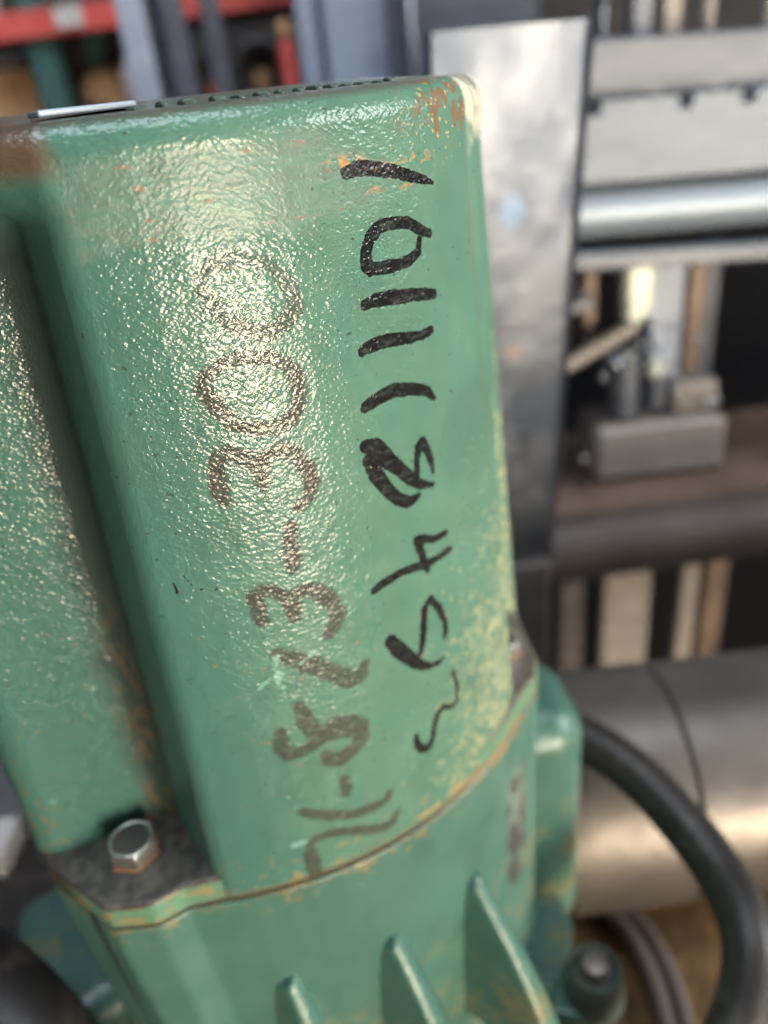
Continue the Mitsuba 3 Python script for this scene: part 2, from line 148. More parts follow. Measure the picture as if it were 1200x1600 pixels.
principled('ledge_paint', proc(ledge_color), rough=.38, bump=proc(lambda p, n, uv: peel(p)*1.3, 2e-4))
def housing_color(p, n, uv):
    u, v, z = local(p)
    n1 = fbm(p.x*50, p.y*50, p.z*50, 3); n2 = fbm(p.x*240, p.y*240, p.z*240, 3)
    c = mix((.050, .128, .102), (.074, .164, .130), n1)
    c = mix(c, (.045, .105, .085), sm(.5, .75, fbm(p.x*40 + 5, p.y*40, p.z*25, 4))*.5)
    near = sm(-304, -286, z + n1*14 - 7)
    c = mix(c, (.30, .20, .09), near*sm(.58, .74, n2)*.6)
    c = mix(c, (.25, .16, .07), sm(-293, -289.5, z)*sm(.35, .6, n2)*(.3 + .6*sm(20, 60, u)))
    mk = sm(64, 70, u + n1*6 - 3)*sm(92, 86, u)*sm(-315, -325, z)*sm(-420, -400, z)
    c = mix(c, (.15, .18, .16), mk*.4)
    c = mix(c, (.030, .030, .026), sm(4.5, 1.5, dr.sqrt(dr.square(u + 127) + dr.square(v + 6)))*.8)
    dab = sm(.43, .53, fbm(p.x*110, p.y*110, p.z*75 + 3, 2))
    c = mix(c, (.040, .030, .034), mk*dab*.9)
    return mix(c, (.20, .17, .08), sm(-350, -430, z)*sm(.50, .66, n2*.5 + n1*.5)*.7)
principled('housing_paint', proc(housing_color), rough=.26, bump=proc(lambda p, n, uv: peel(p, .8)*1.3, 2e-4))
principled('gasket_brown', proc(lambda p, n, uv: mix((.05, .030, .018), (.24, .155, .07), sm(0, 60, local(p)[0] + fbm(p.x*200, p.y*200, p.z*200, 3)*30 - 15))), .8)
def zinc_color(p, n, uv):
    return mix((.50, .48, .45), (.66, .64, .61), fbm(p.x*200, p.y*200, p.z*200, 3))
principled('zinc', proc(zinc_color), .30, .9)
principled('ledge_paint2', steel_fn((.040, .055, .046), (.075, .095, .080), 60), .45)
principled('dull_stud', (.22, .18, .165), .4, .5)
principled('cover_plain', (.055, .085, .065), .4)
principled('cable_brown', (.11, .085, .075), .5)
principled('head_dull', (.085, .078, .068), .5, 0.0, specular=.2)
principled('rust_orange', (.40, .17, .06), .75)
def rubber_color(p, n, uv):
    n1 = fbm(p.x*60, p.y*60, p.z*60, 3)
    return mix((.019, .016, .014), (.085, .063, .050), sm(.50, .78, n1)*.5)
principled('rubber', proc(rubber_color), .45, bump=proc(lambda p, n, uv: fbm(p.x*500, p.y*500, p.z*500, 2)*.0001, 3e-4))
def aluminium_color(p, n, uv):
    c = mix((.060, .072, .098), (.145, .156, .185), sm(.25, .75, fbm(p.x*30, p.y*30, p.z*14, 4)))
    bl = sm(.016, .010, dr.sqrt(dr.square(p.x - .121) + dr.square((p.z - .525)*.55)) + fbm(p.x*80, p.y*80, p.z*80, 2)*.008)
    rs = sm(.014, .006, dr.sqrt(dr.square(p.x - .124) + dr.square(p.z - .412)) + fbm(p.x*80 + 4, p.y*80, p.z*80, 2)*.01)
    return mix(mix(c, (.10, .22, .42), bl*.25), (.40, .22, .13), rs*.3)
principled('aluminium', proc(aluminium_color), .42, 1.0, bump=proc(lambda p, n, uv: fbm(p.x*40, p.y*40, p.z*40, 3)*.0008, 1e-3))
principled('mill_steel', steel_fn((.105, .118, .14), (.18, .19, .215), 18), .5, .5, bump=proc(lambda p, n, uv: fbm(p.x*70, p.y*70, p.z*70, 3)*.0003, 1e-3))
principled('blue_tube', steel_fn((.24, .29, .35), (.33, .38, .45), 14), .45, .4)
principled('pale_steel', steel_fn((.185, .21, .25), (.255, .28, .32), 18), .55, .3)
principled('chrome', (.85, .85, .83), .12, 1.0)
principled('bright_steel', (.28, .31, .36), .25, 1.0)
principled('dark_steel', steel_fn((.05, .045, .045), (.12, .10, .095), 20), .5, .3)
principled('brown_steel', steel_fn((.085, .055, .042), (.21, .145, .108), 18, 1.0), .5, .25)
principled('shaft_steel', steel_fn((.11, .098, .088), (.22, .195, .175), 16, 1.0), .42, .65, bump=proc(lambda p, n, uv: fbm(p.x*50, p.y*50, p.z*50, 3)*.0006, 1e-3))
principled('gap_black', (.006, .006, .007), .9, specular=.1)
principled('dark_brown', steel_fn((.040, .028, .022), (.085, .062, .05), 14, 1.0), .5)
principled('tan_metal', steel_fn((.22, .19, .17), (.34, .30, .27), 20), .5, .3)
principled('pale_green_glaze', (.62, .66, .56), .25)
principled('blue_grey_paint', steel_fn((.22, .26, .35), (.34, .39, .49), 9), .45)
principled('blue_dark_paint', steel_fn((.045, .05, .07), (.08, .09, .12), 12), .5)
principled('red_paint', steel_fn((.62, .08, .07), (.72, .14, .12), 12), .5)
principled('rack_green', (.05, .13, .12), .5)
principled('cardboard', steel_fn((.50, .28, .13), (.62, .38, .2), 10), .85)
principled('bag_grey', steel_fn((.50, .45, .44), (.68, .62, .61), 12), .8)
principled('dark_goods', steel_fn((.045, .035, .03), (.10, .08, .065), 9), .8)
principled('white_label', (.66, .62, .58), .7)
def ply_color(p, n, uv):
    w = fbm(p.x*9, p.y*60, 0, 3); d = fbm(p.x*38, p.y*38, 5, 4)
    return mix(mix((.13, .070, .022), (.22, .120, .042), w), (.07, .038, .014), sm(.42, .62, d)*.75)
principled('concrete', steel_fn((.10, .105, .115), (.16, .165, .175), 4), .7)
principled('plywood', proc(ply_color), .75)
principled('wall_dark', steel_fn((.035, .034, .036), (.075, .07, .068), 3), .9)

# ------------------------------------------------------------------ mesh helpers
def fillet_poly(pts, samples, closed=True):
    """pts: (x, y, r, n_arc); samples: points on the straight run after each corner. The count never depends on the sizes."""
    out, N = [], len(pts)
    P = [np.array(p[:2], float) for p in pts]
    tang = []
    for i in range(N):
        a, b, c = P[i-1], P[i], P[(i+1) % N]
        d1, d2 = a - b, c - b
        l1, l2 = np.linalg.norm(d1), np.linalg.norm(d2)
        d1, d2 = d1/l1, d2/l2
        ang = math.acos(np.clip(d1 @ d2, -1, 1))
        r = pts[i][2]
        t = r/math.tan(ang/2) if r > 0 and ang < math.pi - 1e-3 else 1e-4
        t = min(t, .49*l1, .49*l2); r = t*math.tan(ang/2)
        n = pts[i][3]
        arc = []
        for s in np.linspace(0, 1, n):
            if r <= 1e-3 or ang > math.pi - 1e-3:
                arc.append(b + d1*t*(1-s) + d2*t*s); continue
            bis = (d1 + d2)/np.linalg.norm(d1 + d2); ctr = b + bis*r/math.sin(ang/2)
            v1, v2 = b + d1*t - ctr, b + d2*t - ctr
            om = math.acos(np.clip(v1 @ v2/(r*r), -1, 1))
            arc.append(ctr + (math.sin((1-s)*om)*v1 + math.sin(s*om)*v2)/math.sin(om) if om > 1e-4 else b)
        tang.append(arc)
    for i in range(N):
        out += tang[i]
        a, b = tang[i][-1], tang[(i+1) % N][0]
        k = samples[i]
        out += [a + (b-a)*(j+1)/(k+1) for j in range(k)]
    return np.array(out)
def vnormals(P):
    t = np.roll(P, -1, 0) - np.roll(P, 1, 0)
    t /= np.linalg.norm(t, axis=1, keepdims=True) + 1e-12
    return np.stack([t[:, 1], -t[:, 0]], 1)      # outward when the loop runs counter-clockwise
def to_world(P, z):
    P = np.asarray(P)/1000
    return np.column_stack([M0[0] + P[:, 0]*E1[0] + P[:, 1]*E2[0], M0[1] + P[:, 0]*E1[1] + P[:, 1]*E2[1], np.broadcast_to(H + np.asarray(z)/1000, (len(P),))])
def loft(rings, cap_top=True, cap_bottom=True, ulen=None):
    """rings: list of (n,3), top to bottom, same n. Returns (mesh, uv)."""
    n, m = len(rings[0]), len(rings)
    rr = [np.vstack([r, r[:1]]) for r in rings]
    V = np.vstack(rr)
    i, j = np.meshgrid(np.arange(m-1), np.arange(n), indexing='ij')
    a = (i*(n+1) + j).ravel(); b = a + 1; c = a + n + 1; d = c + 1
    Fc = np.vstack([np.stack([a, c, b], 1), np.stack([b, c, d], 1)])
    uv = None
    if ulen is not None: uv = np.vstack([np.column_stack([ulen, np.full(n+1, r[0, 2])]) for r in rings])
    ex, ef, eu = [], [], []
    for on, k, flip in ((cap_top, 0, False), (cap_bottom, m-1, True)):
        if not on: continue
        base = len(V) + sum(len(x) for x in ex)
        ctr = rings[k].mean(0)
        ex.append(np.vstack([rr[k], ctr])); idx = np.arange(n)
        f = np.stack([base + idx, base + idx + 1, np.full(n, base + n + 1)], 1)
        ef.append(f[:, ::-1] if flip else f)
        if uv is not None: eu.append(np.vstack([np.column_stack([ulen, np.full(n+1, ctr[2])]), [[0, ctr[2]]]]))
    if ex:
        V = np.vstack([V, *ex]); Fc = np.vstack([Fc, *ef])
        if uv is not None: uv = np.vstack([uv, *eu])
    return trimesh.Trimesh(V, Fc, process=False), uv
def add(key, mesh, mat, smooth=30, label=None, cat=None, group=None, kind=None, uv=None, **kw):
    k, i = key, 0
    while k in scene: i += 1; k = f'{key}_{i:03d}'
    scene[k] = mikit.ply(mesh, mat, smooth, uv=uv, **kw)
    d = {x: y for x, y in (('label', label), ('category', cat), ('group', group), ('kind', kind)) if y}
    if d: labels[k] = d
    return k

# ------------------------------------------------------------------ the pump cover
def cover_ring(t, pocket):
    """outline of the cover at draft t (0 top, 1 flange); pocket 0..1 opens the corner recesses that hold the flange bolts"""
    L = lambda a, b: a + (b - a)*t
    U, V = L(68.6, 80.5), L(-31, -35.5); sag = L(-46, -55.6) - V
    A = np.array([-U, V]); C = np.array([-L(126, 138), L(26, 20)])
    B = np.array([-L(71, 83), L(14, 11)]); mid = (A + C)/2
    Bp = mid + (B - mid)*pocket
    A2 = np.array([L(73.2, 82.8), L(-25.5, -29.5)]); UR = L(64.4, 73.8)
    C2 = np.array([L(126, 138), L(32, 26)]); B2 = np.array([L(69, 76), L(13, 9)]); mid2 = (A2 + C2)/2
    B2 = mid2 + (B2 - mid2)*pocket
    pts = [(-L(112, 124), L(205, 215), 25, 8), (-L(137, 143.5), 110, 40, 6), (*C, 13, 22), (*Bp, 10, 22), (*A, 9, 26)]
    smp = [10, 60, 40, 26, 0]
    NA = 14
    for k in range(1, NA):
        s = -1 + 2*k/NA
        pts.append(((UR if s > 0 else U)*s, V + sag*(1 - s*s), 10, 4))
    smp += [8]*(NA - 1); smp[4] = 8
    pts += [(UR, V, .7, 8), (*A2, 2.5, 8), (*B2, 10, 12), (*C2, 13, 8), (L(137, 143.5), 110, 40, 6), (L(112, 124), L(205, 215), 25, 8)]
    smp += [6, 20, 20, 12, 8, 20]
    return fillet_poly(pts, smp)
def sstep(a, b, x):
    x = np.clip((x - a)/(b - a), 0, 1); return x*x*(3 - 2*x)
ZB = -285.0
rings = []
ref = cover_ring(.5, 1.0)
R_TOP = 9.0
for s in np.linspace(.25, 1, 22)[:-1]:                      # gently domed top
    P = cover_ring(0, 0); P = P - vnormals(P)*R_TOP
    rings.append(to_world(P*s + np.array([0, 95])*(1 - s), 2.6*(1 - sstep(.55, 1, s))))
for a in np.linspace(0, 90, 14):
    z = -R_TOP*(1 - math.cos(math.radians(a)))
    P = cover_ring(-z/-ZB, 1 - sstep(-26, -10, z)); P = P - vnormals(P)*R_TOP*(1 - math.sin(math.radians(a)))
    rings.append(to_world(P, z))
for z in np.concatenate([np.linspace(-R_TOP, -30, 22)[1:], np.linspace(-30, ZB + 1.2, 170)[1:]]):
    rings.append(to_world(cover_ring(z/ZB, 1 - sstep(-26, -10, z)), z))
P = cover_ring(1, 1); rings.append(to_world(P - vnormals(P)*.9, ZB))
ulen = np.concatenate([[0], np.cumsum(np.linalg.norm(np.diff(np.vstack([ref, ref[:1]]), axis=0), axis=1))])/1000
cover, cover_uv = loft(rings, True, True, ulen)
labels['electric_pump'] = {'label': 'green cast motor unit with black and faded marker handwriting on its ribbed cover', 'category': 'motor'}
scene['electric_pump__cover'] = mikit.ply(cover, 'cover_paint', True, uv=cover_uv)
labels['electric_pump__cover'] = {'label': 'green enamelled cover with handwritten numbers and rust'}

def chamfer_cap(outline, z0, z1, r, n=5):
    """vertical plate between z0 (top) and z1 with a rounded upper edge"""
    N, out = vnormals(outline), []
    for a in np.linspace(90, 0, n):
        out.append(to_world(outline - N*r*(1 - math.cos(math.radians(a))), z0 - r*(1 - math.sin(math.radians(a)))))
    out.append(to_world(outline, z1))
    return out
def flange_outline(arc_in=0.0, grow=0.0, n_in=0):
    half = [(-143.5, 110, 20, 6), (-140, 57, 20, 6), (-137, 17, 9, 9), (-128.5, -3, 7, 9), (-122, -19, 9, 9), (-106, -28.5, 10, 9), (-93, -29, 10, 9)]
    half_r = [(140, 110, 20, 6), (134, 57, 20, 6), (127, 17, 9, 9), (116, -5, 7, 9), (111, -17, 9, 9), (99, -27, 10, 9), (90, -30, 10, 9)]
    arc = []
    U, V, sag = 80.5, -35.5, -20.1
    for k in range(0, 15):
        q = -1 + 2*k/14
        arc.append((U*q, V + sag*(1 - q*q) + arc_in, 8, 4))
    right = half_r[::-1]
    pts = half + arc + right + [(124, 215, 25, 8), (-124, 215, 25, 8)]
    P = fillet_poly(pts, [4]*(len(half)) + [6]*(len(arc) - 1) + [4]*(len(right) + 1) + [20, 20])
    return P + vnormals(P)*grow
plate, _ = loft(chamfer_cap(flange_outline(1.4), -273, ZB + .2, 2.0))
add('electric_pump__flange', plate, 'ledge_paint', 40, label='cover flange with black grime round its bolt ledges')
gk, _ = loft([to_world(flange_outline(0, -1.3), z) for z in (ZB + .1, ZB - 3.1)])
add('electric_pump__gasket', gk, 'gasket_brown', 40)
# lower housing with the same outline, narrowing a little, then flaring to its foot
hr = []
for z in np.concatenate([[ZB - 2.7, ZB - 3.1, ZB - 3.8], np.linspace(ZB - 5.2, -505, 60)]):
    g = -.9 if z > ZB - 2.9 else (-.3 if z > ZB - 3.4 else 0)
    t = (ZB - z)/220
    hr.append(to_world(flange_outline(0, g)*(1 - .03*sstep(0, .5, t)), z))
hs, _ = loft(hr)
add('electric_pump__housing', hs, 'housing_paint', 70, label='smooth green lower housing below the seam')

def beveled_box(cx, cy, cz, sx, sy, sz, b=.002):
    import manifold3d as m3
    h = np.array([sx, sy, sz])/2; pts = []
    for sgn in np.ndindex(2, 2, 2):
        q = np.array(sgn)*2 - 1
        for ax in range(3):
            w = (h - b)*q; w[ax] = h[ax]*q[ax]; pts.append(w)
    m = trimesh.convex.convex_hull(np.array(pts)); m.apply_translation([cx, cy, cz]); return m
def tube(points, r, sides=20, n=80, caps=True):
    from scipy.interpolate import CubicSpline
    p = np.array(points, float); t = np.concatenate([[0], np.cumsum(np.linalg.norm(np.diff(p, axis=0), axis=1))])
    q = CubicSpline(t, p)(np.linspace(0, t[-1], n)) if len(p) > 2 else np.linspace(p[0], p[-1], n)
    tan = np.gradient(q, axis=0); tan /= np.linalg.norm(tan, axis=1, keepdims=True)
    a = np.cross(tan[0], [0, 0, 1.0]) if abs(tan[0][2]) < .9 else np.cross(tan[0], [1.0, 0, 0]); V = []
    ang = np.arange(sides)*2*np.pi/sides
    for i in range(n):
        a = a - tan[i]*(a @ tan[i]); a /= np.linalg.norm(a); b = np.cross(tan[i], a)
        V.append(q[i] + r*(np.cos(ang)[:, None]*a + np.sin(ang)[:, None]*b))
    V = np.vstack(V); i, j = np.meshgrid(np.arange(n-1), np.arange(sides), indexing='ij')
    A, B = i*sides + j, i*sides + (j+1) % sides
    Fc = np.vstack([np.stack([A, B, A + sides], -1).reshape(-1, 3), np.stack([B, B + sides, A + sides], -1).reshape(-1, 3)])
    if caps:
        V = np.vstack([V, q[0], q[-1]]); k = np.arange(sides); e = (n-1)*sides
        Fc = np.vstack([Fc, np.stack([np.full(sides, len(V)-2), (k+1) % sides, k], 1), np.stack([np.full(sides, len(V)-1), e + k, e + (k+1) % sides], 1)])
    return trimesh.Trimesh(V, Fc, process=False)

# ribs that stiffen the lower housing: (u, v) of the crest at its tip, then where it runs down and outwards
def rib(u0, v0, z0, u1, v1, z1, th=6.0):
    a, b = np.array([u0, v0, z0]), np.array([u1, v1, z1])
    d = (b - a)[:2]; d = d/np.linalg.norm(d); side = np.array([-d[1], d[0]])
    rows = []
    for s in np.linspace(0, 1, 24):
        c = a + (b - a)*s; bow = math.sin(math.pi*s)*13.0
        crest = c[:2] + d*bow*.5
        w = th*(.75 + .5*s)
        back = np.array([a[0], a[1]]) - d*10
        rows.append([(*(back + side*w*2.0), c[2] - 2), (*(crest + side*w), c[2] - 2.2), (*(crest + side*w*.6 + d*1.0), c[2] - .6), (*(crest + d*1.4), c[2]),
                     (*(crest - side*w*.6 + d*1.0), c[2] - .6), (*(crest - side*w), c[2] - 2.2), (*(back - side*w*2.0), c[2] - 2)])
    V = np.array(rows).reshape(-1, 3); n, k = 24, 7
    V = np.vstack([to_world(V[:, :2], V[:, 2])])
    Fc = []
    for i in range(n-1):
        for j in range(k):
            q = [i*k + j, i*k + (j+1) % k, (i+1)*k + (j+1) % k, (i+1)*k + j]
            Fc += [[q[0], q[1], q[2]], [q[0], q[2], q[3]]]
    for base, fl in ((0, 1), ((n-1)*k, 0)):
        for j in range(1, k-1): Fc.append([base, base + j + fl, base + j + 1 - fl])
    m = trimesh.Trimesh(V, Fc, process=False); m.fix_normals(); return m
RIBS = [(35.3, -50.5, -350, 46, -104, -452), (-15.4, -53.7, -348, -8, -90, -440), (-63.6, -41.7, -348, -61, -62, -440)]
for q in RIBS: add('electric_pump__rib', rib(*q), 'housing_paint', 50)

# hex bolts in the corner recesses
def hex_bolt(u, v, zb, s=9.2, h=8.6, mat='zinc', key='electric_pump__bolt', turn=0.2):
    w = to_world([[u, v]], zb)[0]
    prof = []
    hexr = lambda a, r: r/math.cos((a + math.pi/6) % (math.pi/3) - math.pi/6)
    ang = np.arange(96)*2*np.pi/96; R = []
    def ring(r_hex, r_round, z): R.append(np.array([[w[0] + min(hexr(a, r_hex), r_round)*math.cos(a + turn)/1000, w[1] + min(hexr(a, r_hex), r_round)*math.sin(a + turn)/1000, w[2] + z/1000] for a in ang]))
    ring(99, 4, h - 1.1); ring(99, s*.80, h - .9); ring(99, s*.84, h - .3); ring(99, s*.90, h); ring(99, s*.97, h)
    for r, z in ((s*1.03, h - .25), (s*1.08, h - .8), (s*1.13, h - 1.6), (s*1.2, h - 2.8)): ring(s, r, z)
    ring(s, 99, 0)
    m, _ = loft(R)
    k = add(key, m, mat, 35)
    wr = []
    for r, z in ((s*1.003, .9), (s*1.01, .7), (s*1.08, 0)): wr.append(np.array([[w[0] + hexr(a, r)*math.cos(a + turn)/1000, w[1] + hexr(a, r)*math.sin(a + turn)/1000, w[2] + z/1000] for a in ang]))
    m2, _ = loft(wr)
    scene[k + '__rust_ring'] = mikit.ply(m2, 'rust_orange', 35)
    dk = trimesh.creation.cylinder(radius=s*.80/1000, height=.0006, sections=48); dk.apply_translation([w[0], w[1], w[2] + (h - .75)/1000])
    scene[k + '__head_face'] = mikit.ply(dk, 'head_dull', 30)  # dark disc: the dark reflection in the head put into its colour
    return k
k = hex_bolt(-103.2, 0, -273.1, turn=.35); labels[k] = {'label': 'zinc hex bolt with an orange rusty foot in the left recess'}
k = hex_bolt(100.5, 0, -273.1, turn=.1); labels[k] = {'label': 'zinc hex bolt half hidden at the right edge'}

# terminal box on the right side of the lower housing
import manifold3d as m3
def rounded_box(sx, sy, sz, r, seg=20):
    s = m3.Manifold.sphere(r, seg); q = []
    for a in np.ndindex(2, 2, 2):
        w = (np.array(a)*2 - 1)*(np.array([sx, sy, sz])/2 - r); q.append(s.translate(w.tolist()))
    m = m3.Manifold.batch_hull(q).to_mesh()
    return trimesh.Trimesh(m.vert_properties[:, :3], m.tri_verts, process=False)
bx = rounded_box(.075, .075, .205, .022)
bx.apply_transform(trimesh.transformations.rotation_matrix(.10, [0, 0, 1])); bx.apply_translation([.0705, .372, .170])
add('electric_pump__terminal_box', bx, 'housing_paint', 60, label='smooth green box with rounded top on the right side')
bs = rounded_box(.10, .10, .215, .016)
bs.apply_transform(trimesh.transformations.rotation_matrix(YAW, [0, 0, 1])); bs.apply_translation([-.188, .290, .1005])
add('electric_pump__side_boss', bs, 'housing_paint', 60)
# foot plate and its bolted lugs
ft, _ = loft(chamfer_cap(flange_outline(0, 22), -505, -532, 3.0))
add('electric_pump__foot', ft, 'housing_paint', 40)
for q in (((80, -34), (109, -68)), ((-80, -34), (-112, -56))):
    P = np.array(q, float); d = P[1] - P[0]; d /= np.linalg.norm(d); n_ = np.array([-d[1], d[0]])*19
    web, _ = loft(chamfer_cap(fillet_poly([(*(P[0] - n_), 2, 4), (*(P[1] - n_), 14, 10), (*(P[1] + d*19), 9, 8), (*(P[1] + n_), 14, 10), (*(P[0] + n_), 2, 4)], [3]*5), -507, -530, 3.0))
    add('electric_pump__lug_web', web, 'housing_paint', 50)
for u, v in ((109, -68), (-112, -56)):
    w = to_world([[u, v]], -505)[0]
    prof = np.array([[0, .006], [.011, .006], [.0125, .010], [.0145, .011], [.0165, .009], [.0175, 0], [.019, -.020], [0, -.020]])
    lug = trimesh.creation.revolve(prof, sections=40); lug.apply_translation(w + [0, 0, .012])
    k = add('electric_pump__lug', lug, 'ledge_paint2', 40)
    st = trimesh.creation.revolve(np.array([[0, .017], [.005, .017], [.0075, .016], [.0085, .0135], [.0085, 0], [0, 0]]), sections=32); st.apply_translation(w + [0, 0, .012])
    scene[k + '__stud'] = mikit.ply(st, 'dull_stud', 40)
# cast lettering worn to lumps, and a small bright tag, on the top
u = -44.0
for i in range(14):
    w = rng.uniform(2.2, 4.6); u += w + rng.uniform(.5, 2.2)
    lump = rounded_box(w/1000, rng.uniform(4, 7)/1000, rng.uniform(2.2, 3.4)/1000, .001, 12)
    lump.apply_transform(trimesh.transformations.rotation_matrix(YAW + rng.uniform(-.25, .25), [0, 0, 1])); lump.apply_translation(to_world([[u, -46 + 15*(1-(1-(u/68)**2)) + 20 + rng.uniform(-1.5, 1.5)]], -.2 + rng.uniform(-.4, .3))[0])
    add('electric_pump__cast_lump', lump, 'cover_plain', 50)
    u += w*.5
tg = beveled_box(0, 0, 0, .026, .014, .0016, .0004); tg.apply_transform(trimesh.transformations.rotation_matrix(YAW, [0, 0, 1])); tg.apply_translation(to_world([[-50, -13]], 1.7)[0])
add('electric_pump__metal_tag', tg, 'blue_tube', 30)

# ------------------------------------------------------------------ floor and walls
def sheet(x0, x1, y0, y1, z): return trimesh.Trimesh([[x0, y0, z], [x1, y0, z], [x1, y1, z], [x0, y1, z]], [[0, 1, 2], [0, 2, 3]], process=False)
add('floor', sheet(-6, 6, -6, 6, -.75), 'concrete', False, kind='structure')
labels['work_bench'] = {'label': 'brown plywood bench top under the green motor', 'category': 'bench'}
def put(key, mat, x0, x1, y0, y1, z0, z1, tilt=0.0, yaw=0.0, bev=.003, smooth=False, **kw):
    m = beveled_box(0, 0, 0, x1 - x0, y1 - y0, z1 - z0, min(bev, .3*min(x1 - x0, y1 - y0, z1 - z0)))
    if tilt: m.apply_transform(trimesh.transformations.rotation_matrix(tilt, [0, 1, 0]))
    if yaw: m.apply_transform(trimesh.transformations.rotation_matrix(yaw, [0, 0, 1]))
    m.apply_translation([(x0 + x1)/2, (y0 + y1)/2, (z0 + z1)/2])
    return add(key, m, mat, smooth, **kw)
put('work_bench__top', 'plywood', -.75, 1.2, -.12, .56, -.03, 0)
for x in (-.7, 1.15):
    for y in (-.07, .51): put('work_bench__leg', 'dark_steel', x - .03, x + .03, y - .03, y + .03, -.75, -.03)
add('wall', beveled_box(0, 4.1, 1.1, 9, .2, 3.7, .01), 'wall_dark', False, label='dark far wall of the workshop behind the shelves', cat='wall')
# ------------------------------------------------------------------ the machine standing behind on the right
def rod(key, mat, a, b, r, sides=32, **kw): return add(key, tube([a, b], r, sides, 2), mat, 40, **kw)

labels['steel_machine'] = {'label': 'bare steel machine frame with notched bars and dark gaps behind the green motor', 'category': 'machine'}
put('steel_machine__upper_bar', 'mill_steel', .16, .95, .95, 1.01, .570, .628, tilt=.035)
# notched bar: a plate with square notches cut in its upper edge
from shapely.geometry import Polygon, box as sbox
pl = sbox(.16, .5, .95, .579)
for cx in (.178, .267, .365, .432, .52, .60, .69, .78): pl = pl.difference(sbox(cx - .008, .566, cx + .008, .60))
pm = trimesh.creation.extrude_polygon(pl, .03, engine='earcut')
pm.apply_transform(np.array([[1, 0, 0, 0], [0, 0, -1, .93], [0, 1, 0, 0], [0, 0, 0, 1]], float))
pm.apply_transform(trimesh.transformations.rotation_matrix(.025, [0, 1, 0], [.3, .9, .54]))
add('steel_machine__notched_bar', pm, 'pale_steel', False, label='pale notched bar')
rod('steel_machine__tie_rod', 'blue_tube', [.10, .93, .472], [.95, .93, .448], .029, label='round bright rod')
put('steel_machine__thin_bar', 'mill_steel', .16, .95, .90, .93, .392, .412, tilt=.05)
put('steel_machine__added_backing', 'gap_black', .10, 1.4, 1.28, 1.32, -.75, .56)  # black sheet added behind the frame, standing for shade in its gaps
put('steel_machine__pale_block', 'pale_green_glaze', .336, .374, .97, 1.00, .315, .392, bev=.006)
put('steel_machine__slide_post', 'blue_grey_paint', .374, .416, .98, 1.03, .18, .40)
put('steel_machine__rail_post', 'brown_steel', .430, .452, 1.00, 1.04, .16, .40)
put('steel_machine__rail_post', 'blue_dark_paint', .453, .480, 1.02, 1.05, .16, .40)
put('steel_machine__side_post', 'brown_steel', .288, .306, .99, 1.03, .28, .40)
rod('steel_machine__link_rod', 'tan_metal', [.225, .94, .268], [.345, .96, .318], .010)
put('steel_machine__cross_link', 'mill_steel', .255, .30, .98, 1.0, .335, .352, tilt=-.2)
cl = trimesh.creation.icosphere(3, .016); cl.apply_translation([.318, .95, .275]); add('steel_machine__ball_joint', cl, 'bright_steel', True)
cl = trimesh.creation.icosphere(3, .013); cl.apply_translation([.372, .95, .262]); add('steel_machine__ball_joint', cl, 'pale_green_glaze', True)
rod('steel_machine__clevis', 'mill_steel', [.335, .96, .20], [.335, .96, .29], .020)
rod('steel_machine__clevis', 'mill_steel', [.378, .96, .205], [.378, .96, .255], .014)
put('steel_machine__slide_block', 'tan_metal', .292, .470, .93, 1.02, .112, .190, bev=.008, label='tan grey block low in the frame')
put('steel_machine__step_block', 'tan_metal', .40, .462, .95, 1.02, .19, .235, bev=.006)
for x, z in ((.352, .335), (.345, .300), (.366, .297), (.452, .212), (.440, .211), (.268, .372), (.275, .153), (.30, .262), (.327, .288), (.386, .272), (.395, .233), (.31, .40), (.42, .30)):
    hd = trimesh.creation.icosphere(3, .0055); hd.apply_translation([x, .935 if z > .2 else .925, z]); add('steel_machine__screw_head', hd, 'chrome', True)
put('steel_machine__deck', 'brown_steel', .14, 1.0, .83, 1.12, .092, .112, tilt=-.02, bev=.004, label='brown stained deck plate')
rod('steel_machine__lower_beam', 'dark_brown', [.10, .82, .080], [1.0, .82, .105], .042)
put('steel_machine__stay', 'tan_metal', .302, .372, .90, .92, -.75, .07, bev=.004)
put('steel_machine__stay', 'tan_metal', .425, .452, .92, .95, -.75, .07, bev=.004)
put('steel_machine__stay', 'brown_steel', .475, .51, .95, .98, -.75, .07, bev=.004)
put('steel_machine__stay', 'dark_steel', .238, .275, .90, .93, -.75, .07, bev=.004)
put('steel_machine__rear_upright', 'mill_steel', .350, .376, 1.04, 1.07, .60, .98)
put('steel_machine__rear_upright', 'tan_metal', .390, .414, 1.05, 1.09, .60, .98)
for i, (x, m, r) in enumerate(((.318, 'bright_steel', .007), (.442, 'tan_metal', .009), (.515, 'tan_metal', .008), (.548, 'bright_steel', .010))):
    rod('steel_machine__spindle', m, [x, 1.05, .61], [x, 1.05, .90], r)
    kn = trimesh.creation.icosphere(3, .017 if i in (1, 2) else .011); kn.vertices *= [1, 1, 1.3]; kn.apply_translation([x, 1.05, .685 + .01*i]); add('steel_machine__spindle_knob', kn, m, True)
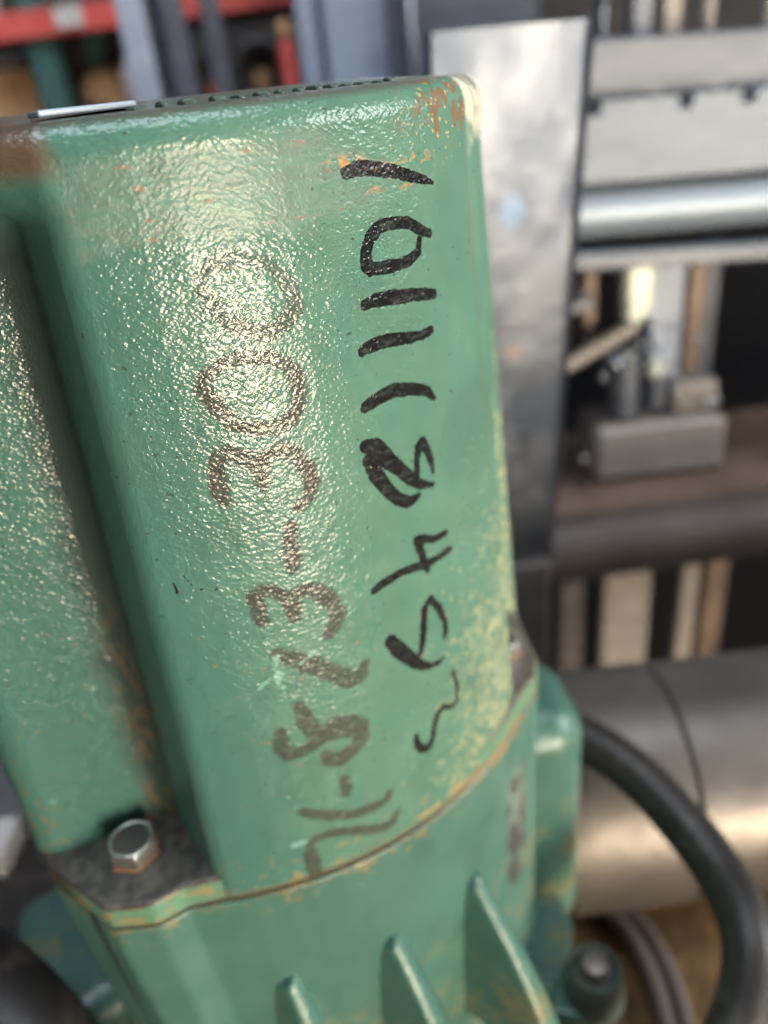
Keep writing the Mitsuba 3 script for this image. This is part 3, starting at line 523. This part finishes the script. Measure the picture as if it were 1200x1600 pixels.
# the aluminium channel standing in front of the frame
labels['aluminium_post'] = {'label': 'tall flat bare aluminium post standing right behind the green motor', 'category': 'post'}
prof = [(-.062, -.004, .002, 4), (.052, -.004, .012, 10), (.060, .010, .006, 6), (.060, .045, .002, 4), (.054, .045, .002, 4), (.054, .012, .004, 4), (-.062, .004, .001, 4)]
pp = fillet_poly(prof, [0]*len(prof))
px = trimesh.creation.extrude_polygon(Polygon(pp), .468, engine='earcut')
px.apply_transform(trimesh.transformations.rotation_matrix(.030, [0, 1, 0])); px.apply_transform(trimesh.transformations.rotation_matrix(.13, [0, 0, 1])); px.apply_transform(trimesh.transformations.rotation_matrix(.11, [1, 0, 0])); px.apply_translation([.112, .652, .180])
add('aluminium_post__channel', px, 'aluminium', 30)
put('aluminium_post__foot', 'dark_steel', .060, .160, .640, .690, -.75, .186)
# the polished roll lying on the floor
labels['steel_roll'] = {'label': 'thick dull steel roll lying on the brown floor under the machine', 'category': 'roll'}
ax0, ax1 = np.array([.106, .442, .0945]), np.array([.95, .446, .0945])
def rollpart(key, s0, s1, r, lab=None):
    d = ax1 - ax0
    prof = np.array([[0, 0], [r - .002, 0], [r, .002], [r, 1], [0, 1]], float); L = np.linalg.norm(d)*(s1 - s0)
    prof[3, 1] = L - .002; prof = np.insert(prof, 4, [r - .002, L], 0); prof[5, 1] = L
    m = trimesh.creation.revolve(prof, sections=96)
    m.apply_transform(trimesh.geometry.align_vectors([0, 0, 1], d/np.linalg.norm(d))); m.apply_translation(ax0 + d*s0)
    add(key, m, 'shaft_steel', 40, label=lab)
rollpart('steel_roll__collar', 0, .112, .0945)
rollpart('steel_roll__barrel', .114, 1, .0935)

# ------------------------------------------------------------------ hoses and cables
labels['black_hose'] = {'label': 'thick black rubber hose curving down past the right of the motor', 'category': 'hose'}
add('black_hose', tube([[.092, .402, .208], [.112, .396, .205], [.139, .372, .201], [.164, .334, .190], [.179, .290, .181], [.178, .252, .176], [.166, .228, .160], [.145, .208, .145], [.118, .190, .118], [.10, .19, .05], [.12, .22, .016]], .0155, 24, 120), 'rubber', True)
for i, off in enumerate((0, .014)):
    labels[f'grey_cable' + ('' if i == 0 else '_001')] = {'label': ('brown grey cable nearest the green lug at lower right' if i == 0 else 'second brown grey cable, the outer one beside the black hose'), 'category': 'cable'}
    add('grey_cable', tube([[.108 + off, .43, .10], [.122 + off, .405, .03], [.146 + off, .385, -.0 + .012], [.160 + off, .345, .011], [.160 + off, .30, .011], [.150 + off, .25, .011], [.12 + off, .18, .011]], .0075, 16, 80), 'cable_brown', True)
labels['coiled_hose'] = {'label': 'broad dusty black hose crossing the lower left corner in front of the motor', 'category': 'hose'}
add('coiled_hose', tube([[-.41, .30, .03], [-.345, .282, .165], [-.274, .258, .236], [-.210, .218, .252], [-.155, .164, .230], [-.115, .105, .15], [-.083, .055, .027]], .026, 28, 100), 'rubber', True)

# ------------------------------------------------------------------ storage racks far behind on the left
labels['storage_rack'] = {'label': 'storage rack with red beams and dark green uprights at upper left', 'category': 'rack'}
put('storage_rack__upright', 'rack_green', -.845, -.78, 2.56, 2.66, -.75, 2.2)
put('storage_rack__upright', 'rack_green', -2.2, -2.13, 2.56, 2.66, -.75, 2.2)
put('storage_rack__upright', 'rack_green', 2.6, 2.67, 2.56, 2.66, -.75, 2.2)
put('storage_rack__brace', 'rack_green', -.76, -.70, 2.8, 2.86, -.75, 2.2, tilt=.12)
put('storage_rack__beam', 'red_paint', -2.15, .60, 2.52, 2.56, .822, .885, tilt=-.012)
put('storage_rack__beam', 'red_paint', -2.15, .60, 2.52, 2.56, .560, .622)
put('storage_rack__beam', 'red_paint', -2.15, .60, 2.52, 2.56, 1.30, 1.37)
put('storage_rack__shelf', 'dark_steel', -2.15, .60, 2.57, 3.2, .845, .860)
put('storage_rack__shelf', 'dark_steel', -2.15, .60, 2.57, 3.2, .585, .600)
put('storage_rack__label', 'white_label', -.735, -.66, 2.512, 2.519, .835, .885)
def sack(key, mat, c, s, seed, label, cat):
    m = trimesh.creation.icosphere(4, 1.0); v = m.vertices; v = np.sign(v)*np.abs(v)**.6
    m.vertices = (v*np.array(s)/2*(1 + .22*(meshkit.fbm(v*1.6 + seed, 3, seed)[:, None] - .5)) + np.array(c)); add(key, m, mat, True, label=label, cat=cat)
sack('grey_bag', 'bag_grey', (-.505, 2.62, .690), (.20, .25, .17), 3, 'pale grey bag on the lower shelf beside the blue post', 'bag')
sack('tan_bag', 'cardboard', (-.66, 2.8, .675), (.22, .3, .14), 5, 'tan bag behind the green upright on the lower shelf', 'bag')
sack('dark_bundle', 'dark_goods', (-.66, 2.95, .765), (.36, .3, .16), 8, 'dark grey bundle on top of the tan bag', 'bundle')
put('cardboard_box', 'cardboard', -1.12, -.885, 2.66, 2.95, .602, .76, label='orange brown cardboard box at the left edge of the lower shelf', cat='box')
put('grey_crate', 'bag_grey', -1.20, -.86, 2.98, 3.15, .602, .812, label='brown grey crate behind the cardboard box', cat='crate')
sack('top_bundle', 'dark_goods', (-.72, 2.8, .93), (.5, .4, .15), 11, 'dark bundle on the upper shelf left of the blue post', 'bundle')
sack('white_drum', 'white_label', (-.96, 2.75, .93), (.18, .25, .16), 14, 'pale round tub on the upper shelf at the left edge', 'tub')
sack('red_bag', 'red_paint', (-.34, 2.7, .92), (.14, .2, .15), 17, 'small red bag on the upper shelf right of the blue posts', 'bag')
sack('pale_jug', 'pale_green_glaze', (-.235, 2.72, .905), (.12, .15, .10), 21, 'pale greenish jug on the upper shelf', 'jug')
sack('tan_sack', 'cardboard', (-.10, 2.7, .92), (.16, .2, .12), 23, 'tan sack at the right end of the upper shelf goods', 'sack')
for i, (x, s) in enumerate(((-.34, .16), (-.24, .13))): sack('dark_tub', 'dark_goods', (x, 2.75, .67), (s, .2, .14), 30 + i, ('larger dark tub on the lower shelf beside the blue posts', 'smaller dark tub on the lower shelf beside the dark disc')[i], 'tub')
bxc = ['cardboard', 'dark_goods', 'red_paint', 'bag_grey', 'dark_goods', 'tan_metal']
for i in range(16):
    x, w, h, lv = -.50 + .075*(i % 8) + rng.uniform(-.01, .01), rng.uniform(.035, .06), rng.uniform(.04, .13), (.6005, .8605)[i // 8]
    mt = bxc[int(rng.integers(len(bxc)))]
    put('parts_box', mt, x - w/2, x + w/2, 2.585, 2.585 + rng.uniform(.012, .03), lv, lv + h, label=f"small blurred {dict(cardboard='brown', dark_goods='black', red_paint='red', bag_grey='pale grey', tan_metal='dull tan')[mt]} box on the {('lower', 'upper')[i // 8]} rack shelf behind the blue posts", cat='box', group='small boxes crowding the rack shelves')
# wheel leaning against the rack
wh = trimesh.creation.torus(.075, .030, 48, 20); wh.apply_transform(trimesh.transformations.rotation_matrix(math.pi/2 - .15, [1, 0, 0])); wh.apply_translation([-.195, 2.44, .672])
add('dark_disc', wh, 'rubber', True, label='dark round disc leaning behind the motor cover at the top', cat='disc')
put('steel_stand', 'dark_steel', -.30, -.09, 2.36, 2.52, -.75, .568, label='dark steel stand under the dark disc', cat='stand')
labels['red_post'] = {'label': 'narrow red post with a tan head beside the grey blue panels', 'category': 'post'}
put('red_post__shaft', 'red_paint', -.128, -.088, 2.18, 2.22, -.75, .735, bev=.015)
put('red_post__head', 'cardboard', -.126, -.092, 2.182, 2.218, .737, .775, bev=.012, label='tan head of the red post')
labels['blue_column'] = {'label': 'blue grey painted column of two flanges at upper left', 'category': 'column'}
put('blue_column__flange', 'blue_grey_paint', -.362, -.318, 1.60, 1.70, -.75, 2.2)
put('blue_column__web', 'blue_dark_paint', -.318, -.288, 1.66, 1.69, -.75, 2.2)
put('blue_column__flange', 'blue_dark_paint', -.289, -.262, 1.60, 1.70, -.75, 2.2)
put('slim_post', 'blue_dark_paint', -.26, -.225, 1.9, 1.95, -.75, 2.2, label='slim dark post right of the blue column', cat='post')
labels['panel_cabinet'] = {'label': 'tall grey blue panels left of the aluminium post', 'category': 'cabinet'}
put('panel_cabinet__edge_post', 'blue_grey_paint', -.075, -.030, 2.16, 2.22, -.75, 2.2)
put('panel_cabinet__panel', 'blue_grey_paint', -.012, .135, 2.17, 2.22, -.75, 2.2)
put('panel_cabinet__back_plate', 'blue_dark_paint', -.075, .52, 2.24, 2.28, -.75, 2.2)
rod('panel_cabinet__pipe', 'bright_steel', [.185, 2.12, -.75], [.185, 2.12, 2.2], .02)
# small things low behind the motor on the left
put('shade_mat', 'rubber', -.70, -.14, .12, .555, .0005, .006, label='added black mat standing for shade on the bench left of the motor', cat='mat')  # black mat added to darken the bench where it lies in shadow
put('white_block', 'white_label', -.47, -.388, .485, .535, .0065, .034, label='pale block on the added black mat left of the motor', cat='block')
